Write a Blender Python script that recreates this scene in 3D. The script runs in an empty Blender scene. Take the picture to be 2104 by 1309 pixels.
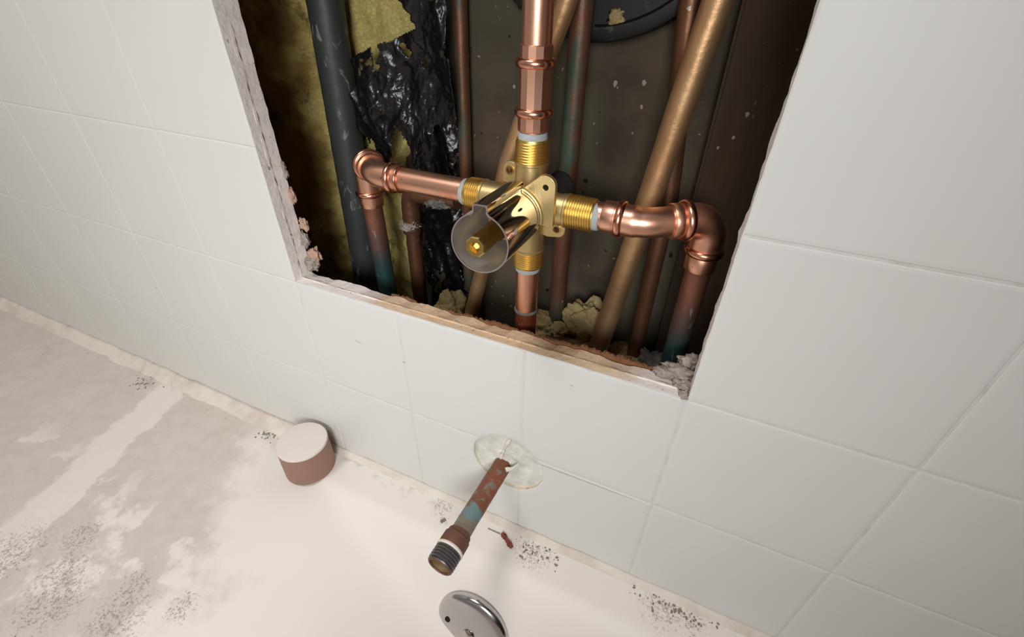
import bpy, bmesh, math, random
from mathutils import Vector, Matrix, noise
from mathutils.geometry import delaunay_2d_cdt

scene = bpy.context.scene
COL = scene.collection
rnd = random.Random(7)

# ------------------------------------------------------------------ camera
cam_data = bpy.data.cameras.new('camera')
cam_data.sensor_width = 36.0
cam_data.sensor_fit = 'HORIZONTAL'
cam_data.lens = 946.926 / 2104 * 36.0
cam_data.clip_start = 0.01
cam = bpy.data.objects.new('camera', cam_data)
COL.objects.link(cam)
RIGHT = Vector((0.90903936, 0.41642788, 0.01533803))
DOWN = Vector((0.25356142, -0.52355172, -0.81338811))
FWD = Vector((-0.33068723, 0.74329094, -0.58151916))
m = Matrix((RIGHT, -DOWN, -FWD)).transposed().to_4x4()
m.translation = Vector((0, -0.225, 0))
cam.matrix_world = m
scene.camera = cam

# ------------------------------------------------------------------ world, lights, exposure
world = bpy.data.worlds.new('world')
scene.world = world
world.use_nodes = True
world.node_tree.nodes['Background'].inputs[0].default_value = (1.0, 0.96, 0.92, 1)
world.node_tree.nodes['Background'].inputs[1].default_value = 0.05


def area_light(name, loc, target, size, power, color, shape='DISK', spread=180):
    d = bpy.data.lights.new(name, 'AREA')
    d.shape = shape
    d.size = size
    d.energy = power
    d.color = color
    d.spread = math.radians(spread)
    o = bpy.data.objects.new(name, d)
    o.location = loc
    o.rotation_euler = (Vector(target) - Vector(loc)).to_track_quat('-Z', 'Y').to_euler()
    COL.objects.link(o)
    return o


area_light('work_lamp', (0.10, -0.68, 0.09), (-0.38, 0.0, -0.24), 0.26, 1.32, (0.97, 0.985, 1.0), spread=92)
area_light('ceiling_lamp', (-0.55, -0.70, 1.40), (-0.55, -0.6, -0.5), 0.50, 11.0, (1.0, 0.985, 0.97))

scene.view_settings.view_transform = 'Standard'
scene.view_settings.look = 'None'
scene.view_settings.gamma = 1.0
scene.view_settings.use_curve_mapping = False
scene.view_settings.exposure = 0.0


# ------------------------------------------------------------------ materials
def lin(r, g, b):
    f = lambda c: (c / 255 / 12.92) if c <= 10 else ((c / 255 + 0.055) / 1.055) ** 2.4
    return (f(r), f(g), f(b), 1.0)


class NT:
    """tiny node helper"""

    def __init__(self, name):
        self.mat = bpy.data.materials.new(name)
        self.mat.use_nodes = True
        self.t = self.mat.node_tree
        self.bsdf = self.t.nodes['Principled BSDF']
        self.co = self.t.nodes.new('ShaderNodeTexCoord').outputs['Object']

    def link(self, a, b):
        self.t.links.new(a, b)

    def put(self, sock, v):
        if hasattr(v, 'is_output'):
            self.link(v, sock)
        else:
            sock.default_value = v

    def noise(self, scale, detail=4, rough=0.55, dist=0.0, vec=None):
        n = self.t.nodes.new('ShaderNodeTexNoise')
        n.inputs['Scale'].default_value = scale
        n.inputs['Detail'].default_value = detail
        n.inputs['Roughness'].default_value = rough
        n.inputs['Distortion'].default_value = dist
        self.link(vec or self.co, n.inputs['Vector'])
        return n.outputs['Fac']

    def ramp(self, v, a, b):
        n = self.t.nodes.new('ShaderNodeMapRange')
        n.interpolation_type = 'SMOOTHSTEP'
        n.inputs['From Min'].default_value = a
        n.inputs['From Max'].default_value = b
        self.put(n.inputs['Value'], v)
        return n.outputs[0]

    def mix(self, f, a, b):
        n = self.t.nodes.new('ShaderNodeMix')
        n.data_type = 'RGBA'
        self.put(n.inputs[0], f)
        self.put(n.inputs[6], a)
        self.put(n.inputs[7], b)
        return n.outputs[2]

    def math(self, op, a, b=0.0):
        n = self.t.nodes.new('ShaderNodeMath')
        n.operation = op
        self.put(n.inputs[0], a)
        self.put(n.inputs[1], b)
        return n.outputs[0]

    def xyz(self):
        n = self.t.nodes.new('ShaderNodeSeparateXYZ')
        self.link(self.co, n.inputs[0])
        return n.outputs

    def dist(self, p, squash=(1, 1, 1)):
        mp = self.t.nodes.new('ShaderNodeVectorMath')
        mp.operation = 'SUBTRACT'
        self.link(self.co, mp.inputs[0])
        mp.inputs[1].default_value = p
        m2 = self.t.nodes.new('ShaderNodeVectorMath')
        m2.operation = 'MULTIPLY'
        self.link(mp.outputs[0], m2.inputs[0])
        m2.inputs[1].default_value = squash
        n = self.t.nodes.new('ShaderNodeVectorMath')
        n.operation = 'LENGTH'
        self.link(m2.outputs[0], n.inputs[0])
        return n.outputs['Value']

    def stretch(self, s):
        m2 = self.t.nodes.new('ShaderNodeVectorMath')
        m2.operation = 'MULTIPLY'
        self.link(self.co, m2.inputs[0])
        m2.inputs[1].default_value = s
        return m2.outputs[0]

    def bump(self, h, strength=0.3, dist=0.001):
        n = self.t.nodes.new('ShaderNodeBump')
        n.inputs['Strength'].default_value = strength
        n.inputs['Distance'].default_value = dist
        self.link(h, n.inputs['Height'])
        self.link(n.outputs[0], self.bsdf.inputs['Normal'])

    def done(self, color, rough=0.5, metal=0.0, spec=None):
        self.put(self.bsdf.inputs['Base Color'], color)
        self.put(self.bsdf.inputs['Roughness'], rough)
        self.put(self.bsdf.inputs['Metallic'], metal)
        if spec is not None:
            self.bsdf.inputs['Specular IOR Level'].default_value = spec
        return self.mat


M = {}


def make_materials():
    n = NT('tile_glaze')
    v = n.noise(14, 3)
    c = n.mix(v, lin(222, 221, 216), lin(228, 226, 222))
    speck = n.ramp(n.noise(160, 2, 0.4), 0.80, 0.84)
    c = n.mix(speck, c, lin(140, 130, 118))
    n.bump(n.noise(9, 2), 0.25, 0.004)
    M['tile'] = n.done(c, 0.42, 0, 0.3)

    n = NT('grout_white')
    c = n.mix(n.ramp(n.noise(60, 4), 0.45, 0.75), lin(222, 220, 214), lin(206, 202, 194))
    n.bump(n.noise(500, 2), 0.2, 0.0004)
    M['grout'] = n.done(c, 0.8, 0, 0.2)

    n = NT('cut_wallboard_edge')
    x, y, z = n.xyz()
    pale = n.mix(n.noise(90, 5), lin(250, 242, 237), lin(240, 230, 225))
    tan = n.mix(n.noise(130, 5), lin(240, 214, 184), lin(220, 188, 152))
    wob = n.math('MULTIPLY', n.math('SUBTRACT', n.noise(25, 3), 0.5), 0.10)
    xx = n.math('ADD', x, wob)
    t1 = n.ramp(xx, -0.245, -0.19)
    t2 = n.ramp(xx, -0.005, -0.05)
    c = n.mix(n.math('MULTIPLY', t1, t2), pale, tan)
    holes = n.ramp(n.noise(420, 2, 0.5, 0.4, n.stretch((1, 1, 0.45))), 0.69, 0.73)
    c = n.mix(n.math('MULTIPLY', holes, 0.75), c, lin(120, 104, 94))
    n.bump(n.noise(260, 5), 0.5, 0.0012)
    M['board'] = n.done(c, 0.95, 0, 0.1)

    n = NT('torn_brown_paper')
    c = n.mix(n.noise(220, 5), lin(150, 106, 74), lin(96, 62, 40))
    n.bump(n.noise(600, 4), 0.6, 0.0008)
    M['paper'] = n.done(c, 0.95, 0, 0.1)

    n = NT('dark_crack')
    M['crack'] = n.done(n.mix(n.noise(90, 3), lin(120, 100, 84), lin(92, 74, 60)), 0.95, 0, 0.1)

    n = NT('crumbly_plaster')
    c = n.mix(n.noise(150, 6), lin(206, 192, 182), lin(128, 114, 106))
    n.bump(n.noise(500, 5), 0.9, 0.0015)
    M['plaster'] = n.done(c, 0.95, 0, 0.1)

    n = NT('pinkish_plaster')
    c = n.mix(n.noise(180, 5), lin(212, 178, 158), lin(176, 138, 116))
    n.bump(n.noise(400, 5), 0.8, 0.001)
    M['pink_plaster'] = n.done(c, 0.95, 0, 0.1)

    n = NT('pale_mortar')
    c = n.mix(n.ramp(n.noise(70, 5), 0.35, 0.7), lin(234, 233, 223), lin(208, 207, 193))
    dk = n.ramp(n.noise(300, 4), 0.66, 0.76)
    c = n.mix(dk, c, lin(172, 168, 152))
    n.bump(n.noise(140, 5), 0.5, 0.002)
    M['mortar'] = n.done(c, 0.8, 0, 0.2)

    n = NT('dark_back_panel')
    c = n.mix(n.ramp(n.noise(16, 5), 0.35, 0.7), lin(94, 82, 68), lin(70, 61, 52))
    c = n.mix(n.ramp(n.noise(6, 3, 0.5), 0.45, 0.6), c, lin(84, 80, 65))
    sp = n.ramp(n.noise(210, 2, 0.4), 0.745, 0.78)
    c = n.mix(sp, c, lin(150, 130, 112))
    dk = n.ramp(n.noise(120, 2, 0.4), 0.70, 0.74)
    c = n.mix(dk, c, lin(36, 30, 26))
    n.bump(n.noise(60, 5), 0.3, 0.002)
    M['panel'] = n.done(c, 0.85, 0, 0.2)

    n = NT('dark_stud_wood')
    c = n.mix(n.noise(30, 5, 0.6, 0.3, n.stretch((6, 6, 0.6))), lin(86, 70, 57), lin(66, 53, 43))
    sp = n.ramp(n.noise(190, 2, 0.4), 0.76, 0.79)
    c = n.mix(sp, c, lin(120, 104, 92))
    n.bump(n.noise(50, 5), 0.3, 0.002)
    M['stud'] = n.done(c, 0.85, 0, 0.2)

    n = NT('new_copper')
    ox = n.ramp(n.noise(45, 5), 0.45, 0.75)
    c = n.mix(ox, lin(249, 192, 164), lin(237, 166, 136))
    mk = n.ramp(n.noise(260, 3, 0.5), 0.70, 0.76)
    c = n.mix(mk, c, lin(150, 78, 58))
    M['copper'] = n.done(c, n.math('ADD', 0.34, n.math('MULTIPLY', ox, 0.12)), 1.0)

    n = NT('bright_copper_bead')
    M['bead'] = n.done(lin(234, 170, 142), 0.26, 1.0)

    def old_copper(key, a, b, green, lo, metal, rough, off=0.0):
        n = NT(key)
        c = n.mix(n.noise(38, 5), a, b)
        g = n.ramp(n.noise(26, 5, 0.6, 0.2, n.stretch((1, 1, 0.35))), lo, lo + 0.12)
        c = n.mix(g, c, green)
        w = n.ramp(n.noise(170, 4, 0.6), 0.68, 0.74)
        c = n.mix(w, c, lin(170, 168, 158))
        n.bump(n.noise(220, 4), 0.35, 0.0008)
        M[key] = n.done(c, rough, n.math('MULTIPLY', n.math('SUBTRACT', 1.0, g), metal))

    old_copper('aged_copper', lin(176, 96, 66), lin(128, 66, 46), lin(112, 116, 108), 0.62, 0.75, 0.4)
    old_copper('aged_copper_green', lin(140, 96, 74), lin(100, 68, 54), lin(48, 76, 62), 0.50, 0.6, 0.5)
    old_copper('tan_copper', lin(224, 186, 140), lin(192, 146, 102), lin(160, 138, 96), 0.66, 0.8, 0.46)
    old_copper('dull_copper', lin(150, 104, 76), lin(108, 76, 56), lin(80, 70, 58), 0.55, 0.7, 0.45)
    old_copper('tarnished_copper', lin(168, 96, 74), lin(118, 68, 54), lin(80, 104, 104), 0.60, 0.7, 0.35)
    old_copper('spout_copper', lin(164, 92, 62), lin(122, 68, 48), lin(126, 108, 92), 0.62, 0.35, 0.5)

    n = NT('teal_stained_copper')
    x, y, z = n.xyz()
    c = n.mix(n.noise(38, 5), lin(158, 104, 84), lin(104, 68, 56))
    wz = n.math('ADD', z, n.math('MULTIPLY', n.math('SUBTRACT', n.noise(70, 4), 0.5), 0.05))
    c = n.mix(n.ramp(wz, 0.290, 0.245), c, lin(58, 90, 90))
    w = n.ramp(n.noise(110, 5, 0.65, 0.3, n.stretch((1, 1, 0.4))), 0.60, 0.70)
    c = n.mix(w, c, lin(176, 172, 168))
    n.bump(n.noise(220, 4), 0.35, 0.0008)
    M['teal_copper'] = n.done(c, 0.42, 0.55)

    n = NT('spout_pipe_copper')
    x, y, z = n.xyz()
    c = n.mix(n.noise(60, 5), lin(146, 92, 66), lin(112, 72, 56))
    red = n.ramp(n.noise(30, 3), 0.5, 0.7)
    c = n.mix(red, c, lin(158, 84, 56))
    gy = n.ramp(n.noise(120, 5, 0.65, 0.3), 0.54, 0.66)
    c = n.mix(gy, c, lin(132, 126, 118))
    yy = n.math('ADD', y, n.math('MULTIPLY', n.math('SUBTRACT', n.noise(90, 3), 0.5), 0.045))
    teal = n.math('MULTIPLY', n.ramp(yy, -0.040, -0.047), n.ramp(yy, -0.064, -0.057))
    c = n.mix(n.math('MULTIPLY', teal, n.ramp(n.noise(70, 3), 0.42, 0.52)), c, lin(116, 142, 142))
    crust = n.ramp(yy, -0.056, -0.061)
    c = n.mix(crust, c, n.mix(n.noise(200, 4), lin(118, 104, 86), lin(150, 140, 118)))
    n.bump(n.noise(220, 4), 0.4, 0.0008)
    M['spout_pipe'] = n.done(c, 0.5, 0.35)

    n = NT('cast_brass')
    c = n.mix(n.noise(50, 4), lin(226, 204, 148), lin(210, 184, 126))
    n.bump(n.noise(900, 3), 0.12, 0.0004)
    M['brass'] = n.done(c, 0.42, 0.9)
    n = NT('cut_brass_thread')
    M['thread'] = n.done(lin(240, 204, 116), 0.40, 1.0)
    n = NT('bright_brass_stem')
    M['stem'] = n.done(lin(224, 190, 116), 0.25, 1.0)

    n = NT('polished_chrome')
    sm = n.ramp(n.noise(70, 4), 0.5, 0.8)
    M['chrome'] = n.done(lin(206, 198, 194), n.math('ADD', 0.07, n.math('MULTIPLY', sm, 0.1)), 1.0)
    n = NT('satin_lining')
    M['lining'] = n.done(lin(206, 200, 196), 0.24, 0.55)
    n = NT('dull_brass')
    M['dull_brass'] = n.done(lin(170, 140, 84), 0.5, 0.8)
    n = NT('chrome_rim')
    M['rim'] = n.done(lin(206, 196, 192), 0.3, 0.9)
    n = NT('old_chrome_plate')
    sm = n.ramp(n.noise(40, 4), 0.4, 0.8)
    M['plate'] = n.done(lin(196, 194, 194), n.math('ADD', 0.16, n.math('MULTIPLY', sm, 0.14)), 1.0)
    n = NT('dark_hole_and_shadow')
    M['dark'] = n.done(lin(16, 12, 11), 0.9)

    n = NT('white_sealant')
    c = n.mix(n.noise(200, 4), lin(200, 206, 210), lin(150, 156, 160))
    n.bump(n.noise(500, 4), 0.4, 0.0006)
    M['seal'] = n.done(c, 0.55)

    n = NT('black_pipe_plastic')
    c = n.mix(n.noise(18, 4), lin(62, 66, 64), lin(44, 48, 46))
    sc = n.ramp(n.noise(120, 4, 0.6, 0.8, n.stretch((1, 1, 0.4))), 0.60, 0.72)
    c = n.mix(sc, c, lin(128, 130, 126))
    n.bump(n.noise(90, 4), 0.3, 0.001)
    M['black_pipe'] = n.done(c, 0.5, 0, 0.5)

    n = NT('black_film')
    c = n.mix(n.ramp(n.noise(90, 4), 0.62, 0.72), lin(15, 15, 17), lin(34, 34, 36))
    n.bump(n.noise(70, 3, 0.5, 0.8), 0.5, 0.003)
    M['film'] = n.done(c, 0.3, 0, 0.5)

    n = NT('drain_black')
    c = n.mix(n.ramp(n.noise(60, 4, 0.6, 1.0), 0.60, 0.70), lin(22, 22, 20), lin(60, 62, 58))
    M['drain'] = n.done(c, 0.5, 0, 0.4)

    n = NT('insulation_wool')
    x, y, z = n.xyz()
    c = n.mix(n.noise(34, 6, 0.6), lin(238, 222, 146), lin(202, 178, 104))
    wob = n.math('MULTIPLY', n.math('SUBTRACT', n.noise(22, 5, 0.6), 0.5), 0.14)
    brown = n.ramp(n.math('ADD', x, wob), -0.335, -0.375)  # left part browned: shade behind the opening's edge put into the wool colour
    c = n.mix(brown, c, n.mix(n.noise(26, 5), lin(176, 142, 88), lin(118, 90, 52)))
    st = n.ramp(n.noise(30, 5, 0.6, 0.5), 0.56, 0.70)
    c = n.mix(n.math('MULTIPLY', st, 0.8), c, lin(92, 68, 38))
    n.bump(n.noise(420, 5, 0.7, 0.8), 0.9, 0.003)
    M['wool'] = n.done(c, 1.0, 0, 0.05)

    n = NT('insulation_clump')
    c = n.mix(n.noise(60, 6, 0.6), lin(212, 192, 142), lin(166, 142, 96))
    st = n.ramp(n.noise(110, 4), 0.62, 0.70)
    c = n.mix(st, c, lin(104, 78, 46))
    n.bump(n.noise(300, 5, 0.7, 0.5), 0.9, 0.003)
    M['clump'] = n.done(c, 1.0, 0, 0.05)
    n = NT('grey_rubble')
    c = n.mix(n.noise(90, 6, 0.6), lin(150, 146, 138), lin(72, 68, 62))
    n.bump(n.noise(300, 5, 0.7, 0.5), 0.9, 0.003)
    M['rubble'] = n.done(c, 0.95, 0, 0.1)

    # bathtub enamel with settled grime
    n = NT('tub_enamel')
    x, y, z = n.xyz()
    white = n.mix(n.noise(10, 3), lin(241, 233, 225), lin(236, 227, 219))
    grime = n.mix(n.noise(55, 6, 0.65), lin(226, 216, 206), lin(198, 187, 175))
    wob = n.math('MULTIPLY', n.math('SUBTRACT', n.noise(16, 6, 0.62), 0.5), 0.30)
    # grime covers the ledge on the left and thins out towards the basin
    edge = n.math('ADD', n.math('ADD', x, n.math('MULTIPLY', y, 0.42)), wob)
    mask = n.ramp(edge, -0.365, -0.435)
    patches = n.ramp(n.noise(21, 6, 0.62), 0.63, 0.52)
    far = n.ramp(y, -0.16, -0.10)
    mask = n.math('MULTIPLY', mask, n.math('MAXIMUM', patches, n.math('MULTIPLY', far, 0.9)))
    # pale wiped band running out from the wall
    bx = n.math('SUBTRACT', x, n.math('ADD', n.math('MULTIPLY', y, -0.28), -0.563))
    bx = n.math('ADD', bx, n.math('MULTIPLY', n.math('SUBTRACT', n.noise(45, 5), 0.5), 0.035))
    band = n.math('MULTIPLY', n.ramp(bx, -0.030, -0.020), n.ramp(bx, 0.024, 0.019))
    mask = n.math('MULTIPLY', mask, n.math('SUBTRACT', 1.0, n.math('MULTIPLY', band, 0.8)))
    # grime along the wall joint
    yw = n.math('ADD', y, n.math('MULTIPLY', n.math('SUBTRACT', n.noise(60, 6, 0.7), 0.5), 0.06))
    wallside = n.math('MULTIPLY', n.ramp(yw, -0.022, -0.008), n.ramp(n.noise(28, 5, 0.6), 0.48, 0.56))
    wallside = n.math('MULTIPLY', wallside, n.ramp(x, -0.10, -0.17))
    mask = n.math('MAXIMUM', mask, n.math('MULTIPLY', wallside, 0.8))
    c = n.mix(mask, white, grime)
    # dark speckled clusters
    tot = None
    for (px, py_, r) in ((-0.49, -0.215, 0.030), (-0.412, -0.222, 0.030), (-0.352, -0.206, 0.026), (-0.363, -0.188, 0.016), (-0.312, -0.180, 0.014),
                         (-0.452, -0.180, 0.018), (-0.60, -0.021, 0.012), (-0.395, -0.012, 0.013), (-0.066, -0.0136, 0.020), (0.050, -0.010, 0.022),
                         (0.072, -0.014, 0.014), (-0.157, -0.024, 0.006), (-0.165, -0.012, 0.012), (-0.43, -0.205, 0.024)):
        d = n.dist((px, py_, -0.417), (1, 1, 0.4))
        k = n.ramp(d, r * 1.5, r * 0.3)
        tot = k if tot is None else n.math('MAXIMUM', tot, k)
    fine = n.noise(430, 5, 0.8, 0.15)
    spk = n.ramp(n.math('ADD', fine, n.math('MULTIPLY', tot, 0.13)), 0.60, 0.72)
    spk = n.math('MULTIPLY', spk, n.ramp(tot, 0.02, 0.3))
    c = n.mix(n.math('MULTIPLY', spk, 0.62), c, lin(120, 110, 98))
    few = n.math('MULTIPLY', n.ramp(n.noise(150, 3, 0.6, 0.5), 0.70, 0.76), mask)
    c = n.mix(few, c, lin(140, 128, 114))
    n.bump(n.math('ADD', n.math('MULTIPLY', mask, 0.6), n.noise(180, 4)), 0.12, 0.001)
    M['tub'] = n.done(c, n.math('ADD', 0.58, n.math('MULTIPLY', mask, 0.25)), 0, 0.2)

    n = NT('aged_caulk')
    c = n.mix(n.ramp(n.noise(40, 5), 0.4, 0.7), lin(231, 220, 208), lin(214, 200, 187))
    n.bump(n.noise(150, 4), 0.4, 0.001)
    M['caulk'] = n.done(c, 0.7, 0, 0.3)

    n = NT('brown_plastic')
    M['brown'] = n.done(n.mix(n.noise(20, 3), lin(162, 125, 111), lin(150, 115, 102)), 0.5, 0, 0.3)
    n = NT('cream_lid')
    M['cream'] = n.done(n.mix(n.noise(60, 4), lin(232, 220, 210), lin(227, 214, 205)), 0.6, 0, 0.3)
    n = NT('adapter_brown')
    c = n.mix(n.noise(120, 5), lin(124, 84, 66), lin(96, 62, 48))
    n.bump(n.noise(300, 4), 0.4, 0.0006)
    M['adapter'] = n.done(c, 0.55, 0.3)
    n = NT('dark_steel_thread')
    M['dark_thread'] = n.done(n.mix(n.noise(300, 4), lin(128, 122, 122), lin(72, 67, 67)), 0.4, 0.6)
    n = NT('brass_bore')
    M['bore'] = n.done(n.mix(n.noise(120, 4), lin(176, 156, 112), lin(150, 128, 84)), 0.5, 0.4)
    n = NT('tape_white')
    M['tape'] = n.done(lin(226, 218, 204), 0.7)
    n = NT('red_brown_chip')
    M['chip'] = n.done(n.mix(n.ramp(n.noise(180, 4), 0.45, 0.6), lin(142, 70, 56), lin(70, 40, 30)), 0.8)
    n = NT('grit')
    M['grit'] = n.done(n.mix(n.noise(200, 3), lin(160, 147, 133), lin(112, 102, 92)), 0.9)
    n = NT('room_white')
    M['room'] = n.done(n.mix(n.noise(3, 3), lin(208, 206, 202), lin(202, 200, 196)), 0.8)
    n = NT('room_dark_wood')
    M['door'] = n.done(n.mix(n.noise(4, 4, 0.6, 0.5, n.stretch((8, 8, 1))), lin(70, 48, 36), lin(54, 38, 30)), 0.5)
    n = NT('floor_tile')
    M['floor'] = n.done(n.mix(n.noise(5, 3), lin(150, 140, 128), lin(136, 126, 116)), 0.5)


make_materials()


# ------------------------------------------------------------------ mesh helpers
def link(name, me, mat, parent=None, smooth=True):
    if isinstance(me, bmesh.types.BMesh):
        b = me
        me = bpy.data.meshes.new(name)
        b.to_mesh(me)
        b.free()
    if mat is not None and not me.materials:
        me.materials.append(mat)
    if smooth:
        me.polygons.foreach_set('use_smooth', [True] * len(me.polygons))
    o = bpy.data.objects.new(name, me)
    COL.objects.link(o)
    if parent is not None:
        o.parent = parent
        o.matrix_parent_inverse = Matrix.Identity(4)
        # meshes are written in world coordinates, parents sit at their own base
        pw = world_loc(parent)
        me.transform(Matrix.Translation(-pw))
    return o


WL = {}


def world_loc(o):
    p = Vector(o.location)
    while o.parent is not None:
        o = o.parent
        p = p + o.location
    return p


def thing(name, loc, label, cat, group=None):
    o = bpy.data.objects.new(name, None)
    o.empty_display_size = 0.01
    o.location = loc
    COL.objects.link(o)
    o['label'] = label
    o['category'] = cat
    if group:
        o['group'] = group
    return o


def tag(o, label, cat, group=None):
    o['label'] = label
    o['category'] = cat
    if group:
        o['group'] = group
    return o


def auto_smooth(o, ang=40):
    me = o.data
    b = bmesh.new()
    b.from_mesh(me)
    lim = math.radians(ang)
    for e in b.edges:
        if len(e.link_faces) == 2 and e.calc_face_angle(0) > lim:
            e.smooth = False
    b.to_mesh(me)
    b.free()
    return o


def fillet(pts, radii, step=0.0018):
    """polyline with rounded corners, resampled"""
    out = [Vector(pts[0])]
    for i in range(1, len(pts) - 1):
        p, a, c = Vector(pts[i]), Vector(pts[i - 1]), Vector(pts[i + 1])
        u, v = (a - p).normalized(), (c - p).normalized()
        r = radii[i] if isinstance(radii, (list, tuple)) else radii
        th = u.angle(v)
        if r <= 0 or th > math.pi - 0.01:
            out.append(p)
            continue
        t = r / math.tan(th / 2)
        ctr = p + (u + v).normalized() * (r / math.sin(th / 2))
        s, e = p + u * t, p + v * t
        n = max(4, int(r * (math.pi - th) / 0.0018))
        a0, a1 = s - ctr, e - ctr
        ax = a0.cross(a1).normalized()
        tot = a0.angle(a1)
        for k in range(n + 1):
            out.append(ctr + Matrix.Rotation(tot * k / n, 3, ax) @ a0)
    out.append(Vector(pts[-1]))
    return out


def resample(pts, step):
    out = [pts[0]]
    for a, b in zip(pts[:-1], pts[1:]):
        n = max(1, int((b - a).length / step))
        for k in range(1, n + 1):
            out.append(a.lerp(b, k / n))
    return out


def sweep(bm, pts, radius, seg=28, caps=True, jitter=0.0):
    """tube along pts; radius a number or f(arc length, t)"""
    pts = [Vector(p) for p in pts]
    L = [0.0]
    for a, b in zip(pts[:-1], pts[1:]):
        L.append(L[-1] + (b - a).length)
    t0 = (pts[1] - pts[0]).normalized()
    up = Vector((0, 0, 1)) if abs(t0.z) < 0.8 else Vector((0, -1, 0))
    nrm = (up - t0 * up.dot(t0)).normalized()
    rings = []
    for i, p in enumerate(pts):
        if i == 0:
            t = t0
        elif i == len(pts) - 1:
            t = (pts[i] - pts[i - 1]).normalized()
        else:
            t = ((pts[i + 1] - p).normalized() + (p - pts[i - 1]).normalized()).normalized()
        nrm = (nrm - t * nrm.dot(t)).normalized()
        bn = t.cross(nrm)
        r = radius(L[i], L[i] / L[-1]) if callable(radius) else radius
        ring = []
        for k in range(seg):
            a = 2 * math.pi * k / seg
            d = nrm * math.cos(a) + bn * math.sin(a)
            rr = r
            if jitter:
                rr += jitter * noise.noise((p + d * r) * 180)
            ring.append(bm.verts.new(p + d * rr))
        rings.append(ring)
    for a, b in zip(rings[:-1], rings[1:]):
        for k in range(seg):
            bm.faces.new((a[k], a[(k + 1) % seg], b[(k + 1) % seg], b[k]))
    if caps:
        bm.faces.new(list(reversed(rings[0])))
        bm.faces.new(rings[-1])
    return bm


def tube(name, pts, radius, mat, parent, seg=28, caps=True, jitter=0.0):
    bm = sweep(bmesh.new(), pts, radius, seg, caps, jitter)
    bmesh.ops.recalc_face_normals(bm, faces=bm.faces)
    return auto_smooth(link(name, bm, mat, parent), 50)


def lathe(name, org, axis, prof, mat, parent, seg=32, ang=40, start=0.0):
    """prof: list of (distance along axis, radius); closed ends when radius 0"""
    org, ax = Vector(org), Vector(axis).normalized()
    up = Vector((0, 0, 1)) if abs(ax.z) < 0.9 else Vector((1, 0, 0))
    u = (up - ax * up.dot(ax)).normalized()
    v = ax.cross(u)
    bm = bmesh.new()
    rings = []
    for (h, r) in prof:
        c = org + ax * h
        if r <= 1e-7:
            rings.append([bm.verts.new(c)])
        else:
            rings.append([bm.verts.new(c + (u * math.cos(start + 2 * math.pi * k / seg) + v * math.sin(start + 2 * math.pi * k / seg)) * r) for k in range(seg)])
    for a, b in zip(rings[:-1], rings[1:]):
        for k in range(seg):
            k2 = (k + 1) % seg
            if len(a) == 1 and len(b) == 1:
                continue
            if len(a) == 1:
                bm.faces.new((a[0], b[k], b[k2]))
            elif len(b) == 1:
                bm.faces.new((a[k], a[k2], b[0]))
            else:
                bm.faces.new((a[k], a[k2], b[k2], b[k]))
    bmesh.ops.recalc_face_normals(bm, faces=bm.faces)
    return auto_smooth(link(name, bm, mat, parent), ang)


def bead_prof(L, r, r2, n=9):
    """a rounded ring: thickness L along the axis, from radius r to crest r2"""
    p = [(-L / 2, r * 0.94)]
    for k in range(n):
        a = math.pi * k / (n - 1)
        p.append((-L / 2 * math.cos(a), r + (r2 - r) * math.sin(a)))
    p.append((L / 2, r * 0.94))
    return p


def thread_prof(L, r0, r1, pitch, depth):
    p = [(0, 0), (0, r0 - depth)]
    n = int(L / pitch)
    for k in range(n):
        h = k * pitch
        ra = r0 + (r1 - r0) * (h / L)
        p += [(h + pitch * 0.12, ra - depth * 0.7), (h + pitch * 0.42, ra), (h + pitch * 0.58, ra), (h + pitch * 0.88, ra - depth * 0.7)]
    p += [(L, r1 - depth), (L, 0)]
    return p


def densify(loop, step):
    out = []
    for i, a in enumerate(loop):
        b = loop[(i + 1) % len(loop)]
        a, b = Vector(a), Vector(b)
        n = max(1, int((b - a).length / step))
        for k in range(n):
            out.append(a.lerp(b, k / n))
    return out


def inside(pt, loop):
    x, y = pt[0], pt[1]
    c = False
    j = len(loop) - 1
    for i in range(len(loop)):
        xi, yi = loop[i][0], loop[i][1]
        xj, yj = loop[j][0], loop[j][1]
        if (yi > y) != (yj > y) and x < (xj - xi) * (y - yi) / (yj - yi) + xi:
            c = not c
        j = i
    return c


def sheet(bm, outer, holes, y):
    """flat triangulated region in the x-z plane at depth y; returns vertex loops"""
    pts, edges, loops = [], [], []
    for lp in [outer] + holes:
        s = len(pts)
        pts += [Vector((p[0], p[1])) for p in lp]
        n = len(lp)
        edges += [(s + i, s + (i + 1) % n) for i in range(n)]
        loops.append(list(range(s, s + n)))
    vo, eo, fo, ov, oe, of = delaunay_2d_cdt(pts, edges, [], 0, 1e-7)
    idx = {}
    for i, orig in enumerate(ov):
        for o in orig:
            idx[o] = i
    bv = [bm.verts.new((p.x, y, p.y)) for p in vo]
    for f in fo:
        c = sum((vo[i] for i in f), Vector((0, 0))) / len(f)
        if not inside(c, outer) or any(inside(c, h) for h in holes):
            continue
        try:
            bm.faces.new([bv[i] for i in f])
        except ValueError:
            pass
    return [[bv[idx[i]] for i in lp] for lp in loops]


def slab(name, outer, holes_front, holes_back, y0, y1, mat, parent=None, mid=None, smooth=False, kind=None):
    """a wall layer between depths y0 and y1 with holes (front and back outlines may differ)"""
    bm = bmesh.new()
    A = sheet(bm, outer, holes_front, y0)
    B = sheet(bm, outer, holes_back, y1)
    for la, lb in zip(A, B):
        n = len(la)
        for i in range(n):
            j = (i + 1) % n
            bm.faces.new((la[i], la[j], lb[j], lb[i]))
    for v in [v for v in bm.verts if not v.link_faces]:
        bm.verts.remove(v)
    bmesh.ops.recalc_face_normals(bm, faces=bm.faces)
    return link(name, bm, mat, parent, smooth)


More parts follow.
